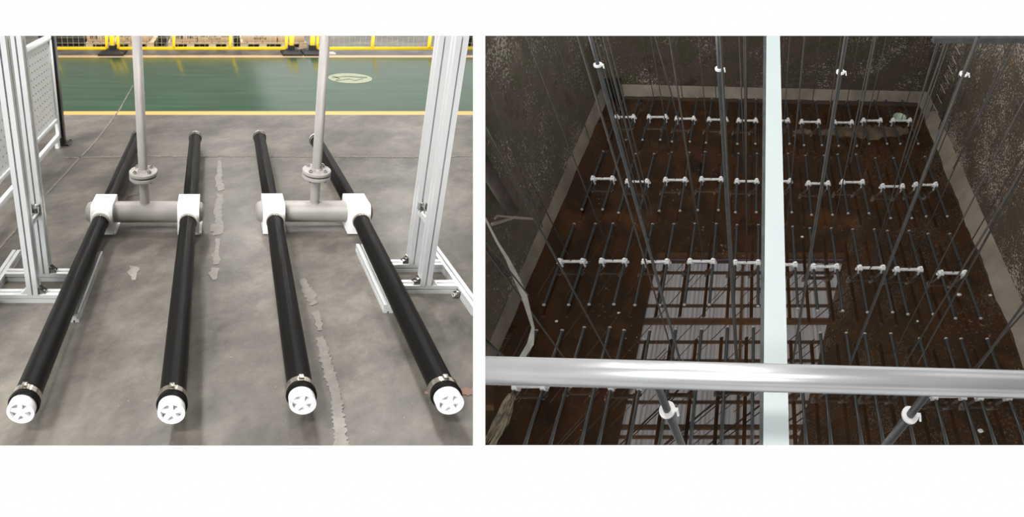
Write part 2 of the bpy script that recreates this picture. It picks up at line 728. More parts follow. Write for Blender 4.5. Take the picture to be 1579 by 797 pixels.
def hall_diffuser(label, mleft, mright, my, brackets, tubes, riser, risertop):
    MH = .11
    a = hs.at(mleft, my, MH)
    b = hs.at(mright, my, MH)
    yc = (a.y + b.y) / 2
    a = Vector((a.x, yc, MH))
    b = Vector((b.x, yc, MH))
    base = ((a.x + b.x) / 2, yc, 0)
    t = thing(hs, 'tube_diffuser', label, 'diffuser', base, 'tube diffusers laid out on the hall floor')
    L_ = b.x - a.x
    R = .062
    prof = [(0, R * .3), (.003, R * .62), (.012, R * .86), (.028, R * .985), (.045, R), (.047, R * 1.012), (.05, R)]
    prof = prof + [(L_ - q, r) for q, r in reversed(prof)]
    m = MB().lathe(a, b, prof, 40)
    build(hs, m, 'manifold_pipe', 'grey_paint', t)
    # riser with its flange joint
    rx = hs.at(riser[0], my, MH).x
    hf = hs.h_for(rx, yc, riser[1])
    top = 4.2
    m = MB().cyl((rx, yc, MH), (rx, yc, hf - .02), .0275, seg=28)
    m.lathe((rx, yc, MH + .05), (rx, yc, MH + .08), [(0, .034), (.008, .030), (.016, .0276)], 28)
    m.cyl((rx, yc, hf + .02), (rx, yc, top), .0275, seg=28)
    build(hs, m, 'riser_pipe', 'grey_paint', t)
    fl = MB().lathe((rx, yc, hf - .024), (rx, yc, hf), [(0, .080), (.003, .083), (.017, .083), (.020, .08)], 36)
    fl.lathe((rx, yc, hf + .005), (rx, yc, hf + .03), [(0, .08), (.003, .083), (.017, .083), (.02, .08)], 36)
    fl.lathe((rx, yc, hf + .025), (rx, yc, hf + .04), [(0, .036), (.012, .029)], 28)
    f = build(hs, fl, 'flange', 'grey_paint', t)
    build(hs, MB().cyl((rx, yc, hf - .005), (rx, yc, hf + .006), .070, seg=32), 'gasket', 'black_paint', f)
    for k in range(4):
        an = math.pi / 4 + k * math.pi / 2
        bx, by = rx + .06 * math.cos(an), yc + .06 * math.sin(an)
        m = MB().cyl((bx, by, hf - .04), (bx, by, hf + .042), .006, seg=10)
        m.cyl((bx, by, hf + .024), (bx, by, hf + .036), .0125, seg=6)
        m.cyl((bx, by, hf - .036), (bx, by, hf - .024), .0125, seg=6)
        build(hs, m, 'bolt', 'bolt_steel', f)
    for bi, bpx in enumerate(brackets):
        bx = hs.at(bpx, my, MH).x
        hw = .064
        side = [(-.088, .010), (-.088, MH + .02), (-.080, MH + .05), (-.068, MH + .070), (-.060, MH + .076), (.078, MH + .076),
                (.086, MH + .070), (.088, MH + .06), (.088, .010)]
        m = MB()
        m.prism([(bx - hw, yc + y_, z_) for y_, z_ in side], (2 * hw, 0, 0))
        m.box((bx - hw * .8, yc - .075, .0), (bx + hw + .014, yc + .08, .014), .003)
        m.ring((bx, yc - .112, MH), (bx, yc - .08, MH), .0585, .044, 32)
        m.ring((bx, yc + .100, MH), (bx, yc + .08, MH), .054, .044, 32)
        build(hs, m, 'saddle_bracket', 'white_plastic', t)
        far, near = tubes[bi]
        for end, sgn in ((far, 1), (near, -1)):
            e = hs.at(end[0], end[1], MH)
            s0 = Vector((bx, yc + sgn * .10, MH))
            e = Vector((e.x, e.y, MH))
            d = (e - s0)
            Lt = d.length
            dn = d.normalized()
            m = MB().lathe(s0, e, [(0, .043), (.004, .0465), (Lt * .3, TR - .002), (Lt * .7, TR - .002), (Lt - .07, TR - .0025), (Lt - .05, TR - .001),
                                   (Lt - .012, TR + .003), (Lt - .006, TR + .006), (Lt, TR + .004)], 40)
            tb = build(hs, m, 'membrane_tube', 'rubber_black', t)
            c0 = s0 + dn * (Lt - .038)
            m = MB().ring(c0, s0 + dn * (Lt - .020), TR + .004, TR - .004, 40)
            up = Vector((0, 0, 1))
            q = c0 + dn * .009 + up * (TR + .006)
            m.box(q - Vector((.009, .008, .004)), q + Vector((.009, .008, .009)), .002)
            build(hs, m, 'clamp_band', 'steel_band', tb)
            m = MB().ring(s0 + dn * .012, s0 + dn * .030, .0495, .040, 32)
            build(hs, m, 'clamp_band', 'steel_band', tb)
            # end cap: rim, recessed face, hub and spokes
            f0 = s0 + dn * (Lt - .012)
            m = MB().lathe(f0, f0 + dn * .05, [(0, .040), (.004, .046), (.020, .0475), (.026, .046)], 40)
            face = f0 + dn * .024
            m.ring(face, face + dn * .016, .0475, .036, 40)
            m.cyl(face, face + dn * .015, .013, seg=20)
            _, _, dd, u, v = m.frame(s0, e)
            for k in range(5):
                an = math.radians(90 + 72 * k)
                r1 = u * math.cos(an) + v * math.sin(an)
                r2 = dd.cross(r1)
                wd = .0075
                pts = [face + r1 * .008 - r2 * wd, face + r1 * .040 - r2 * wd, face + r1 * .040 + r2 * wd, face + r1 * .008 + r2 * wd]
                m.prism(pts, dn * .0145)
            build(hs, m, 'end_cap', 'white_plastic', tb)
    return t


hall_diffuser('grey manifold with four black diffuser tubes on the concrete floor, the left of the two', 133, 315, 326.5,
              (161.5, 291.5), (((212, 211), (36, 625)), ((301, 212), (265, 626))), (224, 269), None)
hall_diffuser('grey manifold with four black diffuser tubes on the concrete floor, the right of the two', 394, 573, 325.5,
              (420.5, 548.5), (((400, 211), (465, 612)), ((487, 216), (689, 612))), (484, 267), None)


# ================================================================== HALL: aluminium frames
def slot_profile(w_, d_, two=True):
    """outline of a slotted aluminium section, w_ wide and d_ deep, grooves on every face"""
    g, n = .008, .010
    x, y = w_ / 2, d_ / 2

    def side(a, b, cnt):
        out = []
        av, bv = Vector(a), Vector(b)
        L_ = (bv - av).length
        d = (bv - av) / L_
        nrm = Vector((-d.y, d.x))
        for i in range(cnt):
            c_ = av + d * L_ * (i + .5) / cnt
            out += [c_ - d * g / 2, c_ - d * g / 2 + nrm * n, c_ + d * g / 2 + nrm * n, c_ + d * g / 2]
        return [av] + out
    o = []
    cw = 2 if w_ > .055 else 1
    cdp = 2 if d_ > .055 else 1
    o += side((-x, -y), (x, -y), cw)
    o += side((x, -y), (x, y), cdp)
    o += side((x, y), (-x, y), cw)
    o += side((-x, y), (-x, -y), cdp)
    return o


def bar(a, b, w_, d_, up=(0, 0, 1)):
    a, b = Vector(a), Vector(b)
    d = (b - a).normalized()
    up = Vector(up)
    u = up.cross(d).normalized()
    v = d.cross(u).normalized()
    m = MB()
    m.prism([a + u * p.x + v * p.y for p in slot_profile(w_, d_)], b - a)
    return m


def corner_bracket(p, dx, up=True):
    """small cast angle with ribs and a bolt: p corner point, dx +1/-1 across direction"""
    m = MB()
    s_ = .035
    for y_ in (-.016, .013):
        m.prism([p + Vector((0, y_, 0)), p + Vector((dx * s_, y_, 0)), p + Vector((0, y_, s_))], (0, .003, 0))
    m.box((min(p.x, p.x + dx * s_), p.y - .016, p.z), (max(p.x, p.x + dx * s_), p.y + .016, p.z + .004))
    m.box((min(p.x, p.x + dx * .004), p.y - .016, p.z), (max(p.x, p.x + dx * .004), p.y + .016, p.z + s_))
    m.cyl(p + Vector((dx * .02, 0, .004)), p + Vector((dx * .02, 0, .012)), .007, seg=8)
    m.cyl(p + Vector((dx * .004, 0, .02)), p + Vector((dx * .012, 0, .02)), .007, seg=8)
    return m


def alu_frame(label, base_px, post_px, rails, cross, brk, link):
    PH = .045
    t = thing(hs, 'aluminium_frame', label, 'frame', hs.at(*base_px))
    xs = []
    for (p0, p1) in rails:
        a, b = hs.at(p0[0], p0[1], PH), hs.at(p1[0], p1[1], PH)
        x_ = (a.x + b.x) / 2
        xs.append(x_)
        m = bar((x_, a.y, PH / 2), (x_, b.y, PH / 2), PH, PH)
        r = build(hs, m, 'floor_rail', 'aluminium', t, smooth=False)
    ys = []
    for (py_, w_) in cross:
        q = hs.at(post_px[0][0], py_, PH)
        m = bar((min(xs) + PH / 2, q.y, PH / 2), (max(xs) - PH / 2, q.y, PH / 2), PH, PH)
        build(hs, m, 'cross_rail', 'aluminium', t, smooth=False)
        ys.append(q.y)
    for (px_, py_, _), y_, dx in zip(post_px, ys, brk):
        q = hs.at(px_, py_, PH)
        pw = .052
        m = bar((q.x, y_, PH), (q.x, y_, 4.5), .05, pw, up=(1, 0, 0))
        build(hs, m, 'post', 'aluminium', t, smooth=False)
        build(hs, corner_bracket(Vector((q.x + dx * pw / 2, y_, PH)), dx), 'corner_bracket', 'bolt_steel', t, smooth=False)
        build(hs, corner_bracket(Vector((q.x - dx * pw / 2, y_, PH)), -dx), 'corner_bracket', 'aluminium', t, smooth=False)
    # short tie between front and rear post with its angle bracket
    xm = (hs.at(post_px[0][0], post_px[0][1], PH).x + hs.at(post_px[1][0], post_px[1][1], PH).x) / 2
    hh = hs.h_for(xm, (ys[0] + ys[1]) / 2, link[1])
    m = bar((xm, ys[0] + .02, hh), (xm, ys[1] - .02, hh), .03, .03)
    build(hs, m, 'tie_bar', 'aluminium', t, smooth=False)
    m = MB()
    m.box((xm - .02, ys[1] - .024, hh + .015), (xm + .02, ys[1] - .02, hh + .06))
    m.box((xm - .02, ys[1] - .06, hh + .015), (xm + .02, ys[1] - .02, hh + .019))
    m.box((xm - .02, ys[1] - .05, hh + .015), (xm - .017, ys[1] - .02, hh + .05))
    m.box((xm + .017, ys[1] - .05, hh + .015), (xm + .02, ys[1] - .02, hh + .05))
    m.cyl((xm, ys[1] - .024, hh + .04), (xm, ys[1] - .034, hh + .04), .009, seg=8)
    build(hs, m, 'angle_bracket', 'bolt_steel', t, smooth=False)
    for x_, dx in ((min(xs), 1), (max(xs), -1)):
        build(hs, corner_bracket(Vector((x_ + dx * PH / 2, ys[0] - PH / 2 - .02, 0.004)), dx), 'corner_bracket', 'bolt_steel', t, smooth=False)
    return t


alu_frame('aluminium profile stand on the floor beside the leftmost black tube', (70, 440),
          [(58, 441, 0), (72, 415, 0)], [((34, 385), (-62, 500)), ((152, 387), (113, 484))],
          [(450, 0), (418, 0)], (1, 1), (60, 338))
alu_frame('aluminium profile stand on the floor beside the rightmost black tube', (655, 420),
          [(647, 425, 0), (633, 400, 0)], [((556, 376), (599, 470)), ((665, 372), (735, 474))],
          [(436, 0), (404, 0)], (-1, -1), (643, 335))


# ================================================================== HALL: perforated panel fence on the left
foot = hs.at(90, 224, 0)
XP = hs.at(92, 212, .07).x
y_far = hs.at(92, 212, .07).y
ptop = hs.h_for(XP, y_far, 55) + .4


def y_on(px, h, lo=1.2, hi=8):
    for _ in range(50):
        mm = (lo + hi) / 2
        if hs.pix((XP, mm, h))[0] < px:
            lo = mm
        else:
            hi = mm
    return lo


hbot = .07
htop = hs.h_for(XP, y_far - .03, 54)
y_mid = y_on(40, hbot + .1)


def perf_panel(label, y0, y1):
    t = thing(hs, 'perforated_panel', label, 'fence panel', (XP, (y0 + y1) / 2, 0), 'white perforated panels beside the black post')
    fw = .045
    m = MB()
    m.box((XP - .015, y0, hbot), (XP + .015, y1, hbot + fw), .003)
    m.box((XP - .015, y0, hbot + fw + .11), (XP + .015, y1, hbot + fw + .14), .003)
    m.box((XP - .015, y0, htop - fw), (XP + .015, y1, htop), .003)
    m.box((XP - .015, y0, hbot), (XP + .015, y0 + fw, htop), .003)
    m.box((XP - .015, y1 - fw, hbot), (XP + .015, y1, htop), .003)
    build(hs, m, 'panel_frame', 'white_powder', t)
    m = MB()
    m.box((XP - .002, y0 + fw * .8, hbot + fw + .13), (XP + .002, y1 - fw * .8, htop - fw * .8))
    build(hs, m, 'perforated_sheet', 'perforated_sheet', t, smooth=False,
          uv=lambda p: ((p.y + (.0 if True else 0)) / .055 + p.z / .11, p.z / .055))
    for y_ in (y0 + .06, y1 - .06):
        build(hs, MB().box((XP - .02, y_ - .02, 0), (XP + .012, y_ + .02, hbot + .004)), 'foot', 'white_powder', t)


perf_panel('white perforated metal panel, the farther one next to the black post', y_mid + .01, y_far)
perf_panel('white perforated metal panel, the nearer one behind the aluminium stand', y_mid - 1.5, y_mid - .01)
t = thing(hs, 'fence_post', 'black square steel post bolted to the floor beside the white panel', 'post', (XP + .01, y_far + .04, 0))
q = Vector((XP + .005, y_far + .04, 0))
build(hs, MB().box((q.x - .028, q.y - .028, .008), (q.x + .028, q.y + .028, 2.6), .003), 'post', 'black_paint', t)
pl = build(hs, MB().box((q.x - .075, q.y - .06, 0), (q.x + .075, q.y + .06, .009), .002), 'base_plate', 'black_paint', t)
for sx in (-1, 1):
    for sy in (-1, 1):
        build(hs, MB().cyl((q.x + sx * .058, q.y + sy * .045, .008), (q.x + sx * .058, q.y + sy * .045, .022), .009, seg=6), 'anchor_bolt', 'bolt_steel', pl)

# ================================================================== HALL: yellow mesh fence at the back
YF = hs.at(365, 82.5).y
FH = 1.2


def xf(px, h=.3):
    return hs.at(px, hs.pix((0, YF, h))[1], h).x


hrail = hs.h_for(hs.at(365, 82).x, YF, 74.5)
TOP = 1.1


def fence_panel(label, px0, px1, mids):
    x0, x1 = xf(px0, hrail), xf(px1, hrail)
    t = thing(hs, 'mesh_fence_panel', label, 'fence', ((x0 + x1) / 2, YF, 0), 'yellow mesh fence panels behind the walkway')
    r = .022
    m = MB()
    m.box((x0, YF - r, hrail - r), (x1, YF + r, hrail + r), .004)
    m.box((x0, YF - r, TOP - r), (x1, YF + r, TOP + r), .004)
    for x_ in [x0, x1] + [xf(p, hrail) for p in mids]:
        m.box((x_ - r, YF - r, hrail), (x_ + r, YF + r, TOP), .004)
    build(hs, m, 'panel_frame', 'yellow_paint', t)
    m = MB()
    n = int((x1 - x0) / .085)
    for k in range(1, n):
        x_ = x0 + (x1 - x0) * k / n
        m.cyl((x_, YF, hrail), (x_, YF, TOP), .0026, seg=5)
    h_ = hrail + .085
    while h_ < TOP:
        m.cyl((x0, YF, h_), (x1, YF, h_), .0026, seg=5)
        h_ += .085
    build(hs, m, 'wire_mesh', 'mesh_wire', t)


fence_panel('yellow framed mesh panel at the far left, ending at the first black base', 79.5, 165, [])
fence_panel('yellow framed mesh panel in front of the cardboard boxes', 183, 441, [268.5, 355])
fence_panel('yellow framed mesh panel on the far right with no boxes behind', 489, 800, [574, 661])
for i, (px_, lb, fw_) in enumerate(((174, 'yellow fence post in black rubber foot at the first box', .2),
                               (449, 'yellow fence post in black rubber foot, left one of the close pair', .155),
                               (481, 'yellow fence post in black rubber foot, right one of the close pair', .155))):
    x_ = xf(px_, .05)
    t = thing(hs, 'yellow_fence_post', lb, 'post', (x_, YF, 0), 'yellow fence posts in black feet')
    build(hs, MB().box((x_ - .035, YF - .035, .1), (x_ + .035, YF + .035, TOP + .1), .005), 'post', 'yellow_paint', t)
    m = MB()
    lo = [(-fw_, -.2), (fw_, -.2), (fw_, .2), (-fw_, .2)]
    mid = [(-.11, -.09), (.11, -.09), (.11, .09), (-.11, .09)]
    vs = [(x_ + a, YF + b, 0) for a, b in lo] + [(x_ + a, YF + b, .03) for a, b in lo] + [(x_ + a, YF + b, .062) for a, b in mid] + [(x_ + a, YF + b, .07) for a, b in mid]
    fs = [(3, 2, 1, 0), (12, 13, 14, 15)]
    for l_ in range(3):
        for k in range(4):
            fs.append((l_ * 4 + k, l_ * 4 + (k + 1) % 4, l_ * 4 + 4 + (k + 1) % 4, l_ * 4 + 4 + k))
    m.add(vs, fs)
    m.box((x_ - .05, YF - .05, .06), (x_ + .05, YF + .05, .135))
    build(hs, m, 'rubber_foot', 'black_rubber_base', t, smooth=False)
    for hh in (.36,):
        m = MB()
        for sx in (-1, 1):
            m.box((x_ + sx * .036 - (.012 if sx < 0 else 0), YF - .03, hh - .02), (x_ + sx * .036 + (.012 if sx > 0 else 0), YF + .03, hh + .02), .003)
        build(hs, m, 'coupling_lug', 'yellow_paint', t)

# pallets and boxes behind the fence
YP = YF + .35


def xp(px, h=.1, y=None):
    y = YP if y is None else y
    return hs.at(px, hs.pix((0, y, h))[1], h).x


def pallet(px0, px1, label):
    x0, x1 = xp(px0), xp(px1)
    t = thing(hs, 'wooden_pallet', label, 'pallet', ((x0 + x1) / 2, YP, 0), 'wooden pallets behind the yellow fence')
    m = MB()
    for k in range(3):
        y_ = YP + k * .42
        m.box((x0, y_, 0), (x1, y_ + .1, .02))
        m.box((x0, y_, .085), (x1, y_ + .1, .100))
        for q_ in (x0, (x0 * 2 + x1) / 3 - .05, (x0 + 2 * x1) / 3 - .05, x1 - .12):
            m.box((q_, y_, .02), (q_ + .12, y_ + .1, .085))
    n = 9
    for k in range(n):
        xx = x0 + (x1 - x0 - .11) * k / (n - 1)
        m.box((xx, YP - .005, .100), (xx + .11, YP + .95, .115))
    build(hs, m, 'pallet', 'pallet_wood', t, smooth=False)
    return .147


def carton(px0, px1, label, texts=()):
    hb = .117
    x0, x1 = xp(px0, .2), xp(px1, .2)
    t = thing(hs, 'cardboard_box', label, 'box', ((x0 + x1) / 2, YP + .3, hb), 'cardboard boxes on the pallets')
    m = MB()
    m.box((x0, YP + .03, hb), (x1, YP + .85, hb + .62), .006)
    build(hs, m, 'carton', 'cardboard', t)
    for (s_, cx_, hz, size) in texts:
        try:
            cu = bpy.data.curves.new('lettering', 'FONT')
            cu.body = s_
            cu.size = size
            cu.align_x = 'CENTER'
            cu.extrude = .0005
            tmp = bpy.data.objects.new('tmp_text', cu)
            C.objects.link(tmp)
            bpy.context.view_layer.update()
            dg = bpy.context.evaluated_depsgraph_get()
            me = tmp.evaluated_get(dg).to_mesh()
            mm = MB()
            xx = x0 + (x1 - x0) * cx_
            mm.add([(xx + v.co.x, YP + .028 - v.co.z, hb + hz + v.co.y) for v in me.vertices], [tuple(p.vertices) for p in me.polygons])
            tmp.evaluated_get(dg).to_mesh_clear()
            bpy.data.objects.remove(tmp)
            if mm.f:
                build(hs, mm, 'lettering', 'ink', t, smooth=False)
        except Exception as e:
            print('text', e)


pallet(132, 237, 'pale wooden pallet standing at the left, under two boxes')
pallet(259, 360, 'pale wooden pallet in the middle, with open fork slots')
pallet(371, 473, 'wooden pallet on the right, behind the pair of fence posts')
carton(133, 166, 'cardboard box on the left pallet, at its left end', [('型号 : 215', .55, .135, .07), ('数量 : 120', .55, .055, .07)])
carton(180, 229, 'cardboard box on the left pallet, behind the grey riser pipe', [('微孔曝气', .40, .09, .10), ('TEL : 0510', .45, .035, .045)])
carton(262, 304, 'cardboard box on the middle pallet, at its left end', [('数量 : 120', .6, .135, .07), ('重量 : 80KG', .6, .055, .07)])
carton(305, 356, 'cardboard box on the middle pallet, at its right end', [('微孔曝气器', .5, .09, .10), ('TEL : 0510', .5, .035, .05)])
carton(375, 427, 'cardboard box on the right pallet, at its left end', [('曝气器', .5, .10, .06), ('微孔曝气器', .5, .045, .045)])
carton(429.5, 470, 'cardboard box on the right pallet, at its right end')
# dark goods stacked behind
for (a_, b_, y_, lb, tt) in ((60, 129, .3, 'black crate behind the mesh at the far left', .8),
                             (244, 252, .3, 'black crate in the gap between left and middle pallets', .8),
                             (362, 369.5, .3, 'black crate in the gap between middle and right pallets', .8),
                             (712, 790, .3, 'black crate at the far right behind the mesh', .8)):
    yy_ = YP + y_
    x0, x1 = xp(a_, .1, yy_), xp(b_, .1, yy_)
    t = thing(hs, 'storage_crate', lb, 'crate', ((x0 + x1) / 2, yy_, 0), 'black crates behind the yellow fence')
    m = MB().box((x0, yy_, .02), (x1, yy_ + .6, .7), .01)
    for k in range(3):
        m.box((x0, yy_ - .02, .15 + k * .2), (x1, yy_ + .01, .18 + k * .2))
    build(hs, m, 'crate_body', 'dark_goods', t)
    for q_ in (x0, x1 - .05):
        build(hs, MB().box((q_, yy_ + .02, 0), (q_ + .05, yy_ + .58, .022)), 'skid', 'dark_goods', t)
m = MB()
c = [hs.at(503, 84), hs.at(518, 84), hs.at(514, 81.2), hs.at(503, 81.2)]
m.prism([(p.x, p.y, 0) for p in c], (0, 0, .02))
tag(build(hs, m, 'white_board', 'pale_board', smooth=False), 'small white board lying on floor right of the black feet', 'board')

# ================================================================== TANK: shell
ts = TANK
HF = .35


def line_fit(p0, p1, h):
    return ts.at(*p0, h), ts.at(*p1, h)


Lw0, Lw1 = line_fit((894, 210), (756, 525), HF)
Rw0, Rw1 = line_fit((1431, 142), (1578, 470), HF)
Bw0, Bw1 = line_fit((961, 130), (1419, 141), HF)
XL, XRr = (Lw0.x + Lw1.x) / 2, (Rw0.x + Rw1.x) / 2
YB = (Bw0.y + Bw1.y) / 2
print('tank', Lw0, Lw1, Rw0, Rw1, Bw0, Bw1)


def wall_line(a, b, t):
    return a + (b - a) * t


# floor slab
m = MB().box((XL - 3, 1, -.3), (XRr + 3, YB + .8, 0))
tag(build(ts, m, 'floor_tank', 'wet_silt', smooth=False), kind='structure')
NEAR = 1.0


def wall(name, a, b, out, material):
    """wall standing on the line a-b (site axes), thickness to the side out"""
    m = MB()
    p = [Vector((a.x, a.y, -.05)), Vector((b.x, b.y, -.05)), Vector((b.x, b.y, -.05)) + Vector(out), Vector((a.x, a.y, -.05)) + Vector(out)]
    m.prism(p, (0, 0, 13))
    return tag(build(ts, m, name, material, smooth=False), kind='structure')


dL = (Lw1 - Lw0)
La = Lw0 + dL * ((YB - Lw0.y) / dL.y)
Lb = Lw0 + dL * ((NEAR - Lw0.y) / dL.y)
dR = (Rw1 - Rw0)
Ra = Rw0 + dR * ((YB - Rw0.y) / dR.y)
Rb = Rw0 + dR * ((NEAR - Rw0.y) / dR.y)
Ba = Vector((La.x, YB, 0))
Bb = Vector((Ra.x, YB, 0))
wall('wall_left', La, Lb, (-.4, 0, 0), 'tank_wall_left')
wall('wall_right', Ra, Rb, (.4, 0, 0), 'tank_wall_right')
wall('wall_back', Bw0 + (Bw1 - Bw0) * -.3, Bw0 + (Bw1 - Bw0) * 1.3, (0, .4, 0), 'tank_wall_back')


def haunch(name, outer, inner, seed=3):
    """sloping concrete fillet from the wall (height HF) to the floor, wavy lower edge"""
    r = random.Random(seed)
    n = 60
    m = MB()
    vs, fs = [], []
    for i in range(n + 1):
        t_ = i / n
        o_ = outer[0] + (outer[1] - outer[0]) * t_
        i_ = inner[0] + (inner[1] - inner[0]) * t_
        d = (o_ - i_)
        i_ = i_ + d * (.07 * math.sin(i * .7 + seed) + .05 * r.uniform(-1, 1))
        vs += [Vector((o_.x, o_.y, HF)), Vector((i_.x, i_.y, .012)), Vector((i_.x, i_.y, -.02)), Vector((o_.x, o_.y, -.02))]
    for i in range(n):
        for k in range(4):
            fs.append((i * 4 + k, i * 4 + (k + 1) % 4, i * 4 + 4 + (k + 1) % 4, i * 4 + 4 + k))
    fs += [(0, 1, 2, 3), tuple(n * 4 + k for k in (3, 2, 1, 0))]
    m.add(vs, fs)
    tag(build(ts, m, name, 'concrete_haunch', smooth=False), kind='structure')


def ext(p0, p1, y):
    d = p1 - p0
    return p0 + d * ((y - p0.y) / d.y)


Li0, Li1 = ts.at(912, 210), ts.at(782, 512)
Ri0, Ri1 = ts.at(1448, 240), ts.at(1564, 528)
Bi0, Bi1 = ts.at(961, 148), ts.at(1419, 158)
haunch('trim_12', (La, Lb), (ext(Li0, Li1, YB - .3), ext(Li0, Li1, NEAR)), 3)
haunch('trim_13', (Ra, Rb), (ext(Ri0, Ri1, YB - .3), ext(Ri0, Ri1, NEAR)), 5)
haunch('trim_14', (Vector((Bw0 + (Bw1 - Bw0) * -.02)), Vector((Bw0 + (Bw1 - Bw0) * 1.02))),
       (Vector((Bi0 + (Bi1 - Bi0) * -.02)), Vector((Bi0 + (Bi1 - Bi0) * 1.02))), 8)

# unseen slab added behind and below the camera to block white light under the rail
m = MB().box((-4, -5, 9.1), (8, .28, 9.4))
tag(build(ts, m, 'floor_light_block', 'concrete_haunch', smooth=False, clip=False), kind='structure')

# unseen tank floor goes on below the camera, darkening the rail's underside
m = MB().box((XL - 3, -6, -.3), (XRr + 3, 1.9, 0))
tag(build(ts, m, 'floor_tank_near', 'wet_silt', smooth=False, clip=False), kind='structure')

# shed roof far overhead: wide dark deck blocks the white world, mirrored corrugated sheet glows as daylight
HR = 22.0
c = [ts.mirror(1021, 380, HR), ts.mirror(1317, 380, HR), ts.mirror(1376, 720, HR), ts.mirror(951, 720, HR)]
rx0, rx1 = min(p.x for p in c), max(p.x for p in c)
print('roof window', [tuple(round(v, 2) for v in p) for p in c])


def roof_x(px, py):
    return ts.mirror(px, py, HR)


# opening follows the mirrored outline
m = MB()
fr = [(-12, 60), (60, 60), (60, -25), (-12, -25)]
hole = [c[0], c[1], c[2], c[3]]
hole = [(p.x, p.y) for p in hole]
outer = [(hole[0][0] - 14, 70), (hole[1][0] + 45, 70), (hole[2][0] + 45, -30), (hole[3][0] - 14, -30)]
vs = [(x_, y_, HR + .5) for x_, y_ in outer] + [(x_, y_, HR + .5) for x_, y_ in hole]
vs += [(x_, y_, HR + .9) for x_, y_ in outer] + [(x_, y_, HR + .9) for x_, y_ in hole]
fs = []
for k in range(4):
    k2 = (k + 1) % 4
    fs += [(k, k2, 4 + k2, 4 + k), (8 + k, 12 + k, 12 + k2, 8 + k2), (k, 8 + k, 8 + k2, k2), (4 + k, 4 + k2, 12 + k2, 12 + k)]
m.add(vs, fs)
tag(build(ts, m, 'ceiling', 'roof_dark', smooth=False, clip=False), kind='structure')
# corrugated sheet
m = MB()
y0_, y1_ = min(p[1] for p in hole) - .3, max(p[1] for p in hole) + .3
x0_, x1_ = min(p[0] for p in hole) - .3, max(p[0] for p in hole) + .3
pitch = .42
n = int((x1_ - x0_) / pitch) * 6
vs, fs = [], []
for i in range(n + 1):
    x_ = x0_ + (x1_ - x0_) * i / n
    ph = (i % 6)
    z_ = (0, .02, .16, .16, .02, 0)[ph] + HR + 1.1
    vs += [(x_, y0_, z_), (x_, y1_, z_)]
for i in range(n):
    fs.append((2 * i, 2 * i + 2, 2 * i + 3, 2 * i + 1))
m.add(vs, fs)
rs = build(ts, m, 'ceiling_glow', 'glowing_roofing', smooth=False, clip=False)  # glowing sheet in place of a metal roof lit by day
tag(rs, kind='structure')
p0_, p1_ = ts.mirror(1180, 381, HR), ts.mirror(1180, 393, HR)
m = MB().box((x0_, p1_.y, HR + .82), (x1_, p0_.y, HR + .9))
tag(build(ts, m, 'window_2', 'blue_pane', smooth=False, clip=False), kind='structure')
for py_, th_, mt in ((386, .5, 'rusty_beam'), (395, .15, 'purlin_brown'), (412, .12, 'purlin_brown'), (437, .12, 'purlin_brown'), (463, .12, 'purlin_brown'), (487, .4, 'rusty_beam'),
                     (519, .12, 'purlin_brown'), (548, .12, 'purlin_brown'), (612, .12, 'purlin_brown'), (649, .10, 'purlin_brown'), (652, .12, 'rusty_beam'), (666, .12, 'rusty_beam')):
    p = ts.mirror(1180, py_, HR)
    m = MB().box((x0_, p.y - th_ / 2, HR + .55), (x1_, p.y + th_ / 2, HR + .8))
    o = build(ts, m, 'roof_beam', mt, rs, smooth=False, clip=False)
for px_ in (1150, 1277):
    a_, b_ = ts.mirror(px_, 400, HR), ts.mirror(px_ + (2 if px_ > 1170 else -6), 700, HR)
    m = MB().prism([(a_.x - .08, a_.y, HR + .3), (a_.x + .08, a_.y, HR + .3), (a_.x + .08, b_.y, HR + .3), (a_.x - .08, b_.y, HR + .3)], (0, 0, .12))
    build(ts, m, 'roof_beam', 'rusty_beam', rs, smooth=False, clip=False)

# ================================================================== TANK: diffusers
TH_ = .26
HL = 1.22


def make_unit_meshes(sep):
    """parts of one tank diffuser, centred at the origin (x = 0, y = 0), feet on h = 0"""
    out = []
    hw = sep / 2
    R = .042
    L_ = sep + .16
    m = MB().lathe((-L_ / 2, 0, TH_), (L_ / 2, 0, TH_), [(0, .02), (.01, .04), (.03, R), (L_ - .03, R), (L_ - .01, .04), (L_, .02)], 14)
    out.append(('manifold_pipe', 'tank_manifold', m, []))
    for sx in (-1, 1):
        bx = sx * hw
        m = MB()
        side = [(-.075, TH_ - .06), (-.075, TH_ + .01), (-.04, TH_ + .075), (.04, TH_ + .075), (.075, TH_ + .01), (.075, TH_ - .06)]
        m.prism([(bx - .055, a, b) for a, b in side], (.11, 0, 0))
        m.prism([(bx - .1, -.03, TH_ - .07), (bx - .03, -.03, TH_ + .12), (bx + .03, -.03, TH_ + .12), (bx + .1, -.03, TH_ - .07)], (0, .06, 0))
        m.box((bx - .02, -.02, 0), (bx + .02, .02, TH_ - .05))
        out.append(('saddle_bracket', 'white_plastic', m, []))
        for sy in (-1, 1):
            m = MB().lathe((bx, sy * .09, TH_), (bx, sy * HL, TH_), [(0, .034), (.05, .037), (HL - .13, .037), (HL - .09, .037)], 12)
            e = MB().lathe((bx, sy * (HL - .01), TH_), (bx, sy * (HL + .045), TH_), [(0, .039), (.015, .044), (.03, .04), (.04, .025)], 12)
            out.append(('membrane_tube', 'tank_tube', m, [('end_cap', 'tank_cap', e)]))
    return out


UNIT = {}


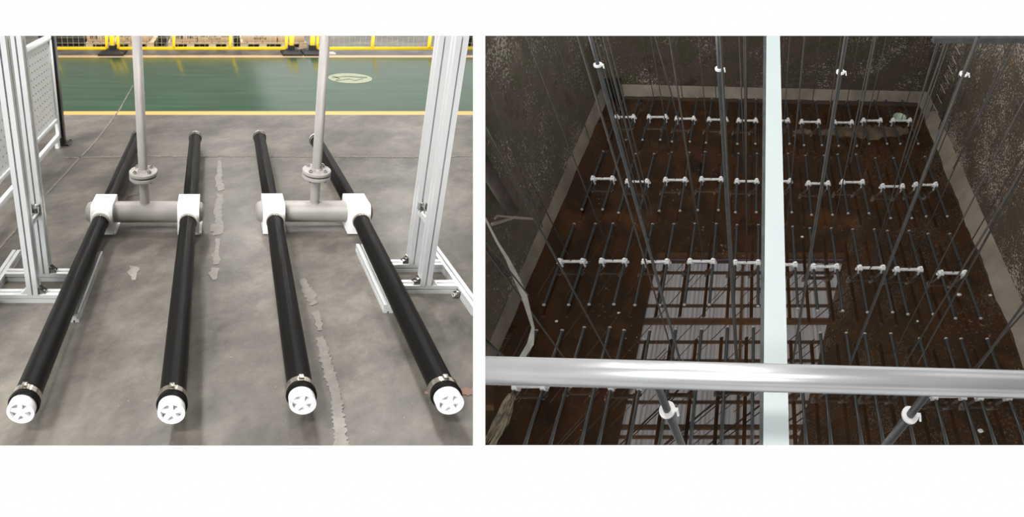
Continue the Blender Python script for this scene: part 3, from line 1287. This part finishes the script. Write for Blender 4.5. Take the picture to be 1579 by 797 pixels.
def unit_mesh(site, name, mb_, material):
    me = bpy.data.meshes.new(name)
    me.from_pydata([site.M @ p for p in mb_.v], [], mb_.f)
    bm = bmesh.new()
    bm.from_mesh(me)
    bmesh.ops.recalc_face_normals(bm, faces=bm.faces)
    bm.to_mesh(me)
    bm.free()
    for p in me.polygons:
        p.use_smooth = len(p.vertices) <= 4
    try:
        me.set_sharp_from_angle(angle=math.radians(40))
    except Exception:
        pass
    me.materials.append(MATS[material])
    return me


def put(name, me, parent, base):
    o = bpy.data.objects.new(name, me)
    o.parent = parent
    o['_o'] = list(base)
    C.objects.link(o)
    CLIP.append((ts, o))
    return o


SEP = .595
PROTO = [(n_, unit_mesh(ts, n_, m_, mt_), [(a_, unit_mesh(ts, a_, c_, b_)) for a_, b_, c_ in ch]) for n_, mt_, m_, ch in make_unit_meshes(SEP)]


def tank_unit(x, y, label, group, rod_top=11.5):
    t = thing(ts, 'tube_diffuser', label, 'diffuser', (x, y, 0), group)
    base = ts.w((x, y, 0))
    for n_, me, ch in PROTO:
        o = put(n_, me, t, base)
        for cn, cm in ch:
            put(cn, cm, o, base)
    m = MB().cyl((x, y, TH_ + .02), (x, y, rod_top), .013, seg=8)
    build(ts, m, 'riser_pipe', 'rod_steel', t)
    return t


rows = {
    'farthest row': [(951.4, 976.9, 180.5), (1001.5, 1026, 180.5), (1044.5, 1069, 183), (1094, 1119, 184.5), (1140, 1164.5, 186), (None, 1215, 186),
             (1237, 1261.5, 188), (1288, 1312, 189), (1332, 1356.6, 186), (1377, 1402.4, 186)],
    'second row from back': [(915, 944.3, 275.5), (968.4, 997.5, 280), (1027, 1056, 277.5), (1083, 1111, 276.5), (1137.4, 1166, 279.5), (None, 1218, 279.5),
             (1247.4, 1276, 283), (1300, 1329, 281), (1361, 1391, 287.5), (1412.4, 1442, 285)],
    'third row from back': [(864, 898.6, 403), (928.7, 963, 402.5), (994.5, 1028, 403.5), (1065, 1098.7, 403), (1135, 1168, 405), (None, 1226, 408),
             (1255.5, 1289, 411), (1326.7, 1360, 413), (1384, 1418, 415.5), (1450.5, 1487, 421)],
}
ordn = ['leftmost', 'second from left', 'third from left', 'fourth from left', 'fifth from left', 'half behind white beam',
        'fourth from the right', 'third from the right', 'second from the right', 'rightmost']
for rn, us in rows.items():
    for (a_, b_, y_), od in zip(us, ordn):
        pa = ts.at(a_, y_, TH_) if a_ else None
        pb = ts.at(b_, y_, TH_)
        x_ = (pa.x + pb.x) / 2 if pa else pb.x - SEP / 2
        if rn[0] == 'f' and od == 'rightmost':
            print('sep', pb.x - pa.x)
        tank_unit(x_, pb.y, 'black tube diffuser with white saddles, %s, %s' % (rn, od), 'H-shaped tube diffusers on the tank floor')
near = [(828, 866.5, 508.5), (902, 940, 504), (962.4, 1002.5, 508.5), (1043, 1081, 507), (1123, 1161, 503.5), (None, 1232, 509.5), (1266, 1304, 512.5),
        (1335, 1372, 513.5), (1419, 1457.6, 521), (1483, 1521, 521.6)]
for (a_, b_, y_), od in zip(near, ordn):
    pa = ts.at(a_, y_, TH_) if a_ else None
    pb = ts.at(b_, y_, TH_)
    x_ = (pa.x + pb.x) / 2 if pa else pb.x - SEP / 2
    tank_unit(x_, pb.y - HL - .02, 'black tube diffuser crossing under the rail, %s' % od, 'H-shaped tube diffusers on the tank floor')

# ================================================================== TANK: telescopic poles with white collars


def tele_pole(label, foot_px, collar_px, dia_px, top_h=None, top_px=None):
    f = ts.at(foot_px[0], foot_px[1], 0)
    hc = ts.h_for(f.x, f.y, collar_px[1], 0, 10.9)
    z_ = ts.pix((f.x, f.y, hc))[2]
    print('pole', label[:20], f, hc, ts.pix((f.x, f.y, hc)))
    r = dia_px / 2 * z_ / FPX
    if top_px is not None:
        top = ts.h_for(f.x, f.y, top_px, 0, 10.9)
    else:
        top = 10.8
    t = thing(ts, 'telescopic_pole', label, 'pole', (f.x, f.y, 0), 'telescopic poles with white collars')
    build(ts, MB().cyl((f.x, f.y, 0), (f.x, f.y, hc), r, seg=18), 'lower_tube', 'pole_steel', t)
    build(ts, MB().cyl((f.x, f.y, hc - .2), (f.x, f.y, top), r * .8, seg=18), 'upper_tube', 'pole_steel', t)
    m = MB().ring((f.x, f.y, hc - r * .45), (f.x, f.y, hc + r * .45), r * 1.75, r * .82, 24)
    m.box((f.x + r * 1.4, f.y - r * .4, hc - r * .4), (f.x + r * 2.4, f.y + r * .4, hc + r * .4), r * .1)
    k = build(ts, m, 'collar', 'white_plastic', t)
    m = MB().cyl((f.x + r * 2.2, f.y, hc), (f.x + r * 2.4, f.y - r * .8, hc - r * 1.3), r * .28, seg=10)
    build(ts, m, 'handle', 'white_plastic', k)
    m = MB().box((f.x - r * 2, f.y - r * 2, 0), (f.x + r * 2, f.y + r * 2, .02), .004)
    build(ts, m, 'base_plate', 'pole_steel', t)


def on_V(px, py, y):
    """pixel on the image line of a hanging pole through (px, py)"""
    k = (y - py) / (950 - py)
    return (px + (1158 - px) * k, y)


tele_pole('dark steel pole with white collar, leftmost of the four far ones', on_V(922, 100, 590), (922, 100), 7.5)
tele_pole('dark steel pole with white collar, just left of the white beam', on_V(1109, 106, 590), (1109, 106), 7.5)
tele_pole('dark steel pole with white collar, just right of the white beam', on_V(1296, 111, 590), (1296, 111), 7.5)
tele_pole('dark steel pole with white collar, rightmost of the four far ones', on_V(1486, 114, 590), (1486, 114), 7.5)
tele_pole('thick steel pole with white collar under the rail, left of the beam', on_V(1029, 632, 760), (1029, 632), 14, top_px=580)
tele_pole('thick steel pole with white collar under the rail, right of the beam', on_V(1403, 640, 760), (1403, 640), 14, top_px=590)

# ================================================================== TANK: white beam and round rail close to the camera
HB = 11 - 2.2
a0, a1 = ts.at(1182, 50, HB), ts.at(1202.5, 50, HB)
b0, b1 = ts.at(1177, 692, HB), ts.at(1217, 692, HB)
t = thing(ts, 'square_beam', 'long white galvanised square beam running away across the tank', 'beam', ((b0.x + b1.x) / 2, b0.y, HB))
m = MB()
m.prism([b0, b1, a1, a0], (0, 0, -.10))
build(ts, m, 'beam', 'galvanised_light', t, smooth=False)
# dark strip standing for the beam's darker left side face
m = MB()
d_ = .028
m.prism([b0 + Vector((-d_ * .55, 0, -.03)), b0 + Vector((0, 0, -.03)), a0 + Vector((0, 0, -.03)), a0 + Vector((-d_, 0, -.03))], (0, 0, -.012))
build(ts, m, 'side_strip', 'pole_steel', t, smooth=False)

# rail: upper edge px (748,548)-(1579,571), lower (748,594)-(1579,612)
zr = 1.7


def at_z(px, py, z):
    return ts.l(CAM + ray(px, py) * z)


ra, rb = at_z(700, 569.5, zr), at_z(1620, 593.5, zr)
r_ = 22.5 * zr / FPX * .905
t = thing(ts, 'guard_rail', 'thick round galvanised pipe rail across the front of the tank', 'rail', (ra + rb) / 2)
build(ts, MB().cyl(ra, rb, r_, seg=48), 'rail_pipe', 'galvanised_pipe', t)
# dark bar across the top right edge
fa, fb = ts.at(1440, 56.5, HB - .1), ts.at(1600, 57, HB - .1)
m = MB().box((fa.x, fa.y - .03, HB - .16), (fb.x, fa.y + .03, HB - .10))
tag(build(ts, m, 'steel_bar', 'pole_steel', smooth=False), 'grey steel bar crossing the top right corner over the poles', 'bar')

# ================================================================== TANK: odds and ends on the left wall


def on_wall_left(px, py, off=.0):
    """point on the left wall face, moved off the wall by off metres"""
    d = ray(px, py)
    # plane through La, Lb and the upright direction
    A, B = ts.w((La.x, La.y, 0)), ts.w((Lb.x, Lb.y, 0))
    nrm = (B - A).cross(ts.eu).normalized()
    if nrm.dot(CAM - A) < 0:
        nrm = -nrm
    t_ = (A + nrm * off - CAM).dot(nrm) / d.dot(nrm)
    return ts.l(CAM + d * t_)


def on_wall_right(px, py, off=.0):
    d = ray(px, py)
    A, B = ts.w((Ra.x, Ra.y, 0)), ts.w((Rb.x, Rb.y, 0))
    nrm = (B - A).cross(ts.eu).normalized()
    if nrm.dot(CAM - A) < 0:
        nrm = -nrm
    t_ = (A + nrm * off - CAM).dot(nrm) / d.dot(nrm)
    return ts.l(CAM + d * t_)


# old brown pipe with its open end
pa, pb = on_wall_left(735, 235, .42), on_wall_left(789, 325, .42)
t = thing(ts, 'rusty_pipe', 'thick rusty brown pipe fixed along the left tank wall', 'pipe', pb)
L_ = (pb - pa).length
zz = (ts.w(pb) - CAM).dot(FW)
rp = 12 * zz / FPX * .75
m = MB().lathe(pa, pb, [(0, rp), (L_ - .04, rp), (L_ - .04, rp * 1.04), (L_, rp * 1.04)], 24)
build(ts, m, 'pipe_body', 'rust_pipe', t)
m = MB().ring(pb, pb + (pb - pa).normalized() * .03, rp * 1.12, rp * .8, 24)
build(ts, m, 'pipe_rim', 'rust_pipe', t)
# forked stick
t = thing(ts, 'forked_stick', 'pale forked stick lying across the end of the rusty pipe', 'stick', on_wall_left(792, 335, .3))
s_ = [on_wall_left(x_, y_, .8) for x_, y_ in ((759, 345.5), (775, 341), (793, 335.5), (808, 336.5), (822, 337.5))]
m = MB()
for i in range(4):
    m.cyl(s_[i], s_[i + 1], .035 - .003 * i, .033 - .003 * i, seg=8)
build(ts, m, 'branch', 'dry_wood', t)
s_ = [on_wall_left(x_, y_, .8) for x_, y_ in ((763, 337), (767, 332.5), (780, 334), (793, 335.5))]
m = MB().path(s_, .022, 8)
build(ts, m, 'branch', 'dry_wood', t)


def ribbon(pts, widths, th, site=ts, z=None):
    m = MB()
    n = len(pts)
    vs, fs = [], []
    for i in range(n):
        p = pts[i]
        a = pts[max(0, i - 1)]
        b = pts[min(n - 1, i + 1)]
        d = (b - a).normalized()
        sd = d.cross(Vector((0, 1, 0))).normalized()
        nn = sd.cross(d).normalized()
        w_ = widths[i] / 2
        vs += [p + sd * w_ + nn * th, p - sd * w_ + nn * th, p - sd * w_ - nn * th, p + sd * w_ - nn * th]
    for i in range(n - 1):
        for k in range(4):
            fs.append((4 * i + k, 4 * i + (k + 1) % 4, 4 * i + 4 + (k + 1) % 4, 4 * i + 4 + k))
    fs += [(0, 1, 2, 3), tuple(4 * (n - 1) + k for k in (3, 2, 1, 0))]
    m.add(vs, fs)
    return m


def zpts(lst):
    return [at_z(x_, y_, z_) for x_, y_, z_ in lst]


# hanging plastic tape
p_ = zpts([(748, 336, 4.0), (766, 372, 4.2), (783, 400, 4.4), (797, 430, 4.6), (808, 455, 4.8), (815, 480, 5.0), (822, 505, 5.1), (818, 530, 5.2), (802, 556, 5.2), (785, 580, 5.1)])
m = ribbon(p_, [.015, .02, .035, .06, .06, .045, .03, .07, .06, .015], .003)
tag(build(ts, m, 'plastic_tape', 'tape_plastic'), 'twisted pale plastic tape hanging down beside the left wall', 'tape')
# rag hanging below the rail
m = MB()
rr = random.Random(11)
zq = 1.70
main = [(788, 608), (787, 613), (783, 622), (778, 636), (772, 652), (763, 668), (753, 684), (744, 700)]
for k in range(9):
    off = (k - 4) * 1.9
    q_ = []
    ws_ = []
    for i, (x_, y_) in enumerate(main[:rr.choice((6, 7, 8, 8))]):
        sp_ = .5 + .25 * i if i < 4 else 1.4
        q_.append((x_ + off * sp_ + rr.uniform(-1.5, 1.5), y_ + rr.uniform(-2, 2), zq + rr.uniform(-.006, .006) + .004 * k))
        ws_.append(.0055 + .005 * rr.random())
    ws_[-1] = .001
    a_ = ribbon(zpts(q_), ws_, .0012)
    m.add(a_.v, a_.f)
tag(build(ts, m, 'frayed_rag', 'rag_cloth'), 'frayed brown rag hanging under the rail at the lower left', 'rag')

# loose steel rods leaning and hanging, besides the diffusers' own risers
rodlist = [
    ((748, 126), (836, 350), 3.4, 'dark cable descending along the left wall from the picture edge', 5.5),
    ((748, 370), (815, 455), 2.6, 'dark cable at the lower left crossing the pale tape', 3.5),
    ((748, 525), (777, 551), 5, 'dark cable in the lower left corner above the rail', 3.0),
    ((1567, 66), (1470, 260), 3, 'dark rod passing in front of the right wall, from the top bar', 5.5),
    ((1579, 155), (1370, 560), 3.0, 'dark rod crossing the right concrete fillet', 5.0),
    ((1579, 262), (1415, 560), 4.2, 'thickest dark rod on the right, down to the rail', 4.5),
    ((1579, 468), (1495, 585), 4.0, 'dark rod at the lower right, above the rail', 3.5),
    ((1010, 55), (1060, 235), 2.5, 'thin rod left of the second white collar', 8.0),
    ((930, 55), (1000, 330), 4, 'pair of dark rods beside the leftmost collared pole', 6.0),
    ((937, 55), (1006, 330), 2.5, 'thinner dark rod beside the leftmost collared pole', 6.2),
    ((1032, 55), (1085, 400), 3.0, 'grey rod between the first and second collared poles', 6.5),
    ((1351, 55), (1312, 250), 3.2, 'rod with a white tag right of the third collared pole', 6.0),
    ((1462, 55), (1395, 250), 3.6, 'grey rod left of the ladder on the right wall', 6.0),
    ((1447, 60), (1340, 420), 2.5, 'thin rod just left of the ladder', 6.5),
    ((1140, 55), (1148, 270), 2.4, 'thin upright rod close to the white beam, left of pair', 7.5),
    ((1150, 55), (1152, 400), 2.4, 'thin upright rod close to the white beam, right of pair', 7.0),
]
for (p0, p1, wpx, lb, z0) in rodlist:
    # follow the hanging direction from the upper pixel downward
    A = at_z(p0[0], p0[1], z0)
    h0 = A.z
    lo, hi = 0, h0
    hb_ = ts.h_for(A.x, A.y, p1[1], 0, h0)
    # free end slightly splayed so that it passes the second pixel
    d = ray(*p1)
    z1 = ts.pix((A.x, A.y, hb_))[2]
    B = at_z(p1[0], p1[1], z1)
    Bx = A + (B - A) * 1.0
    r0 = wpx / 2 * z0 / FPX
    m = MB().cyl(A + (A - B) * .15, B, r0, seg=10)
    o = build(ts, m, 'hanging_rod', 'rod_steel')
    tag(o, lb, 'rod', 'loose hanging rods in the tank')

# ladder on the right wall
t = thing(ts, 'wall_ladder', 'narrow rusty ladder with zigzag rungs on the right tank wall', 'ladder', on_wall_right(1437, 205, .1))
for (a_, b_) in (((1482, 45), (1428, 190)), ((1500, 45), (1447, 200))):
    build(ts, MB().cyl(on_wall_right(*a_, .12), on_wall_right(*b_, .12), .016, seg=8), 'rail', 'rod_steel', t)
for k in range(9):
    u_ = k / 8.6
    x0, y0 = 1480 + (1431 - 1480) * u_, 58 + (186 - 58) * u_
    build(ts, MB().cyl(on_wall_right(x0 - 1, y0 - 2, .14), on_wall_right(x0 + 6, y0 + 12, .14), .016, seg=6), 'rung', 'dry_wood', t)
for (x_, y_) in ((1458, 105), (1467, 86), (1450, 122), (1443, 150), (1437, 170)):
    build(ts, MB().cyl(on_wall_right(x_, y_, .05), on_wall_right(x_ + 12, y_ - 1, .16), .012, seg=6), 'bracket', 'rod_steel', t)

# dark duct standing in the back left corner
q0, q1 = ts.at(938, 158, 0), ts.at(960, 158, 0)
t = thing(ts, 'corner_duct', 'black square duct standing in the far left corner of the tank', 'duct', q0)
hd_ = ts.h_for(q0.x, q0.y, 131)
build(ts, MB().box((q0.x, q0.y, 0), (q1.x, q0.y + .35, hd_), .02), 'duct_body', 'black_paint', t)
build(ts, MB().box((q0.x - .05, q0.y - .04, hd_), (q1.x + .05, q0.y + .38, hd_ + .05), .01), 'duct_lid', 'black_paint', t)

# plastic bowl on the floor behind the last diffuser of the farthest row
b_ = ts.at(1386, 185, .02)
m = MB().lathe(b_, b_ + Vector((0, 0, .3)), [(0, .13), (.02, .16), (.14, .22), (.16, .235), (.16, .22), (.04, .14), (.03, .02)], 32)
tag(build(ts, m, 'plastic_bowl', 'bowl_green'), 'pale green plastic bowl on the floor in the far right corner', 'bowl')
# bank of paler silt standing out of the water near the far right corner
for pl_, wd_, sd_ in (([(1262, 205, 8), (1290, 203, 16), (1320, 203, 20), (1350, 205, 22), (1380, 203, 16), (1405, 203, 6)], 1, 31), ([(1222, 203, 3), (1240, 203, 9), (1254, 205, 5)], 1, 32)):
    rr = random.Random(sd_)
    tp, bt = [], []
    for i in range(len(pl_) - 1):
        for j in range(6):
            u_ = j / 6
            x_, y_, w_ = [pl_[i][q] + (pl_[i + 1][q] - pl_[i][q]) * u_ for q in range(3)]
            tp.append(ts.at(x_, y_ - w_ / 2 * rr.uniform(.7, 1.2), 0))
            bt.append(ts.at(x_, y_ + w_ / 2 * rr.uniform(.7, 1.2), 0))
    m = MB().prism([(p.x, p.y, .001) for p in tp + bt[::-1]], (0, 0, .02))
    o = build(ts, m, 'silt', 'dry_silt', smooth=False)
    tag(o, 'pale brown silt bank on the tank floor near the far right corner' if sd_ == 31 else 'little silt patch on the tank floor just right of the beam', 'silt', kind='stuff')
# little debris scattered in the silt
for i, (x_, y_, s_, lb) in enumerate(((1479, 454, 3.2, 'small pale pebble right of the third row'), (1527, 455, 2.4, 'small pale pebble beside the right fillet'),
                              (858, 495, 2.2, 'small pale pebble in silt at the left, above nearest row'), (979, 196, 0, ''), (954, 482, 2, 'small pale chip left of the mirrored roof'),
                              (1415, 495, 1.8, 'tiny pale chip below the third row on the right'), (1237, 365, 2.2, 'tiny pale chip just right of the beam'),
                              (1512, 664, 4.0, 'orange-white chip in the lower right corner'))):
    if not s_:
        continue
    p = ts.at(x_, y_, .02)
    z_ = ts.pix(p)[2]
    r = s_ / FPX * z_
    bm = bmesh.new()
    bmesh.ops.create_icosphere(bm, subdivisions=2, radius=r)
    rr = random.Random(i)
    for v in bm.verts:
        v.co = Vector((v.co.x * 1.2, v.co.y * .8, v.co.z * .45)) * rr.uniform(.85, 1.15) + p
    m = MB()
    m.bm(bm)
    tag(build(ts, m, 'pebble', 'tank_manifold'), lb, 'pebble', 'pale chips on the tank floor')

# ------------------------------------------------------------------ finish
bpy.context.view_layer.update()
extent_cut()
for o in bpy.data.objects:
    for k in ('_o', '_copy'):
        if k in o:
            del o[k]
bpy.context.view_layer.update()
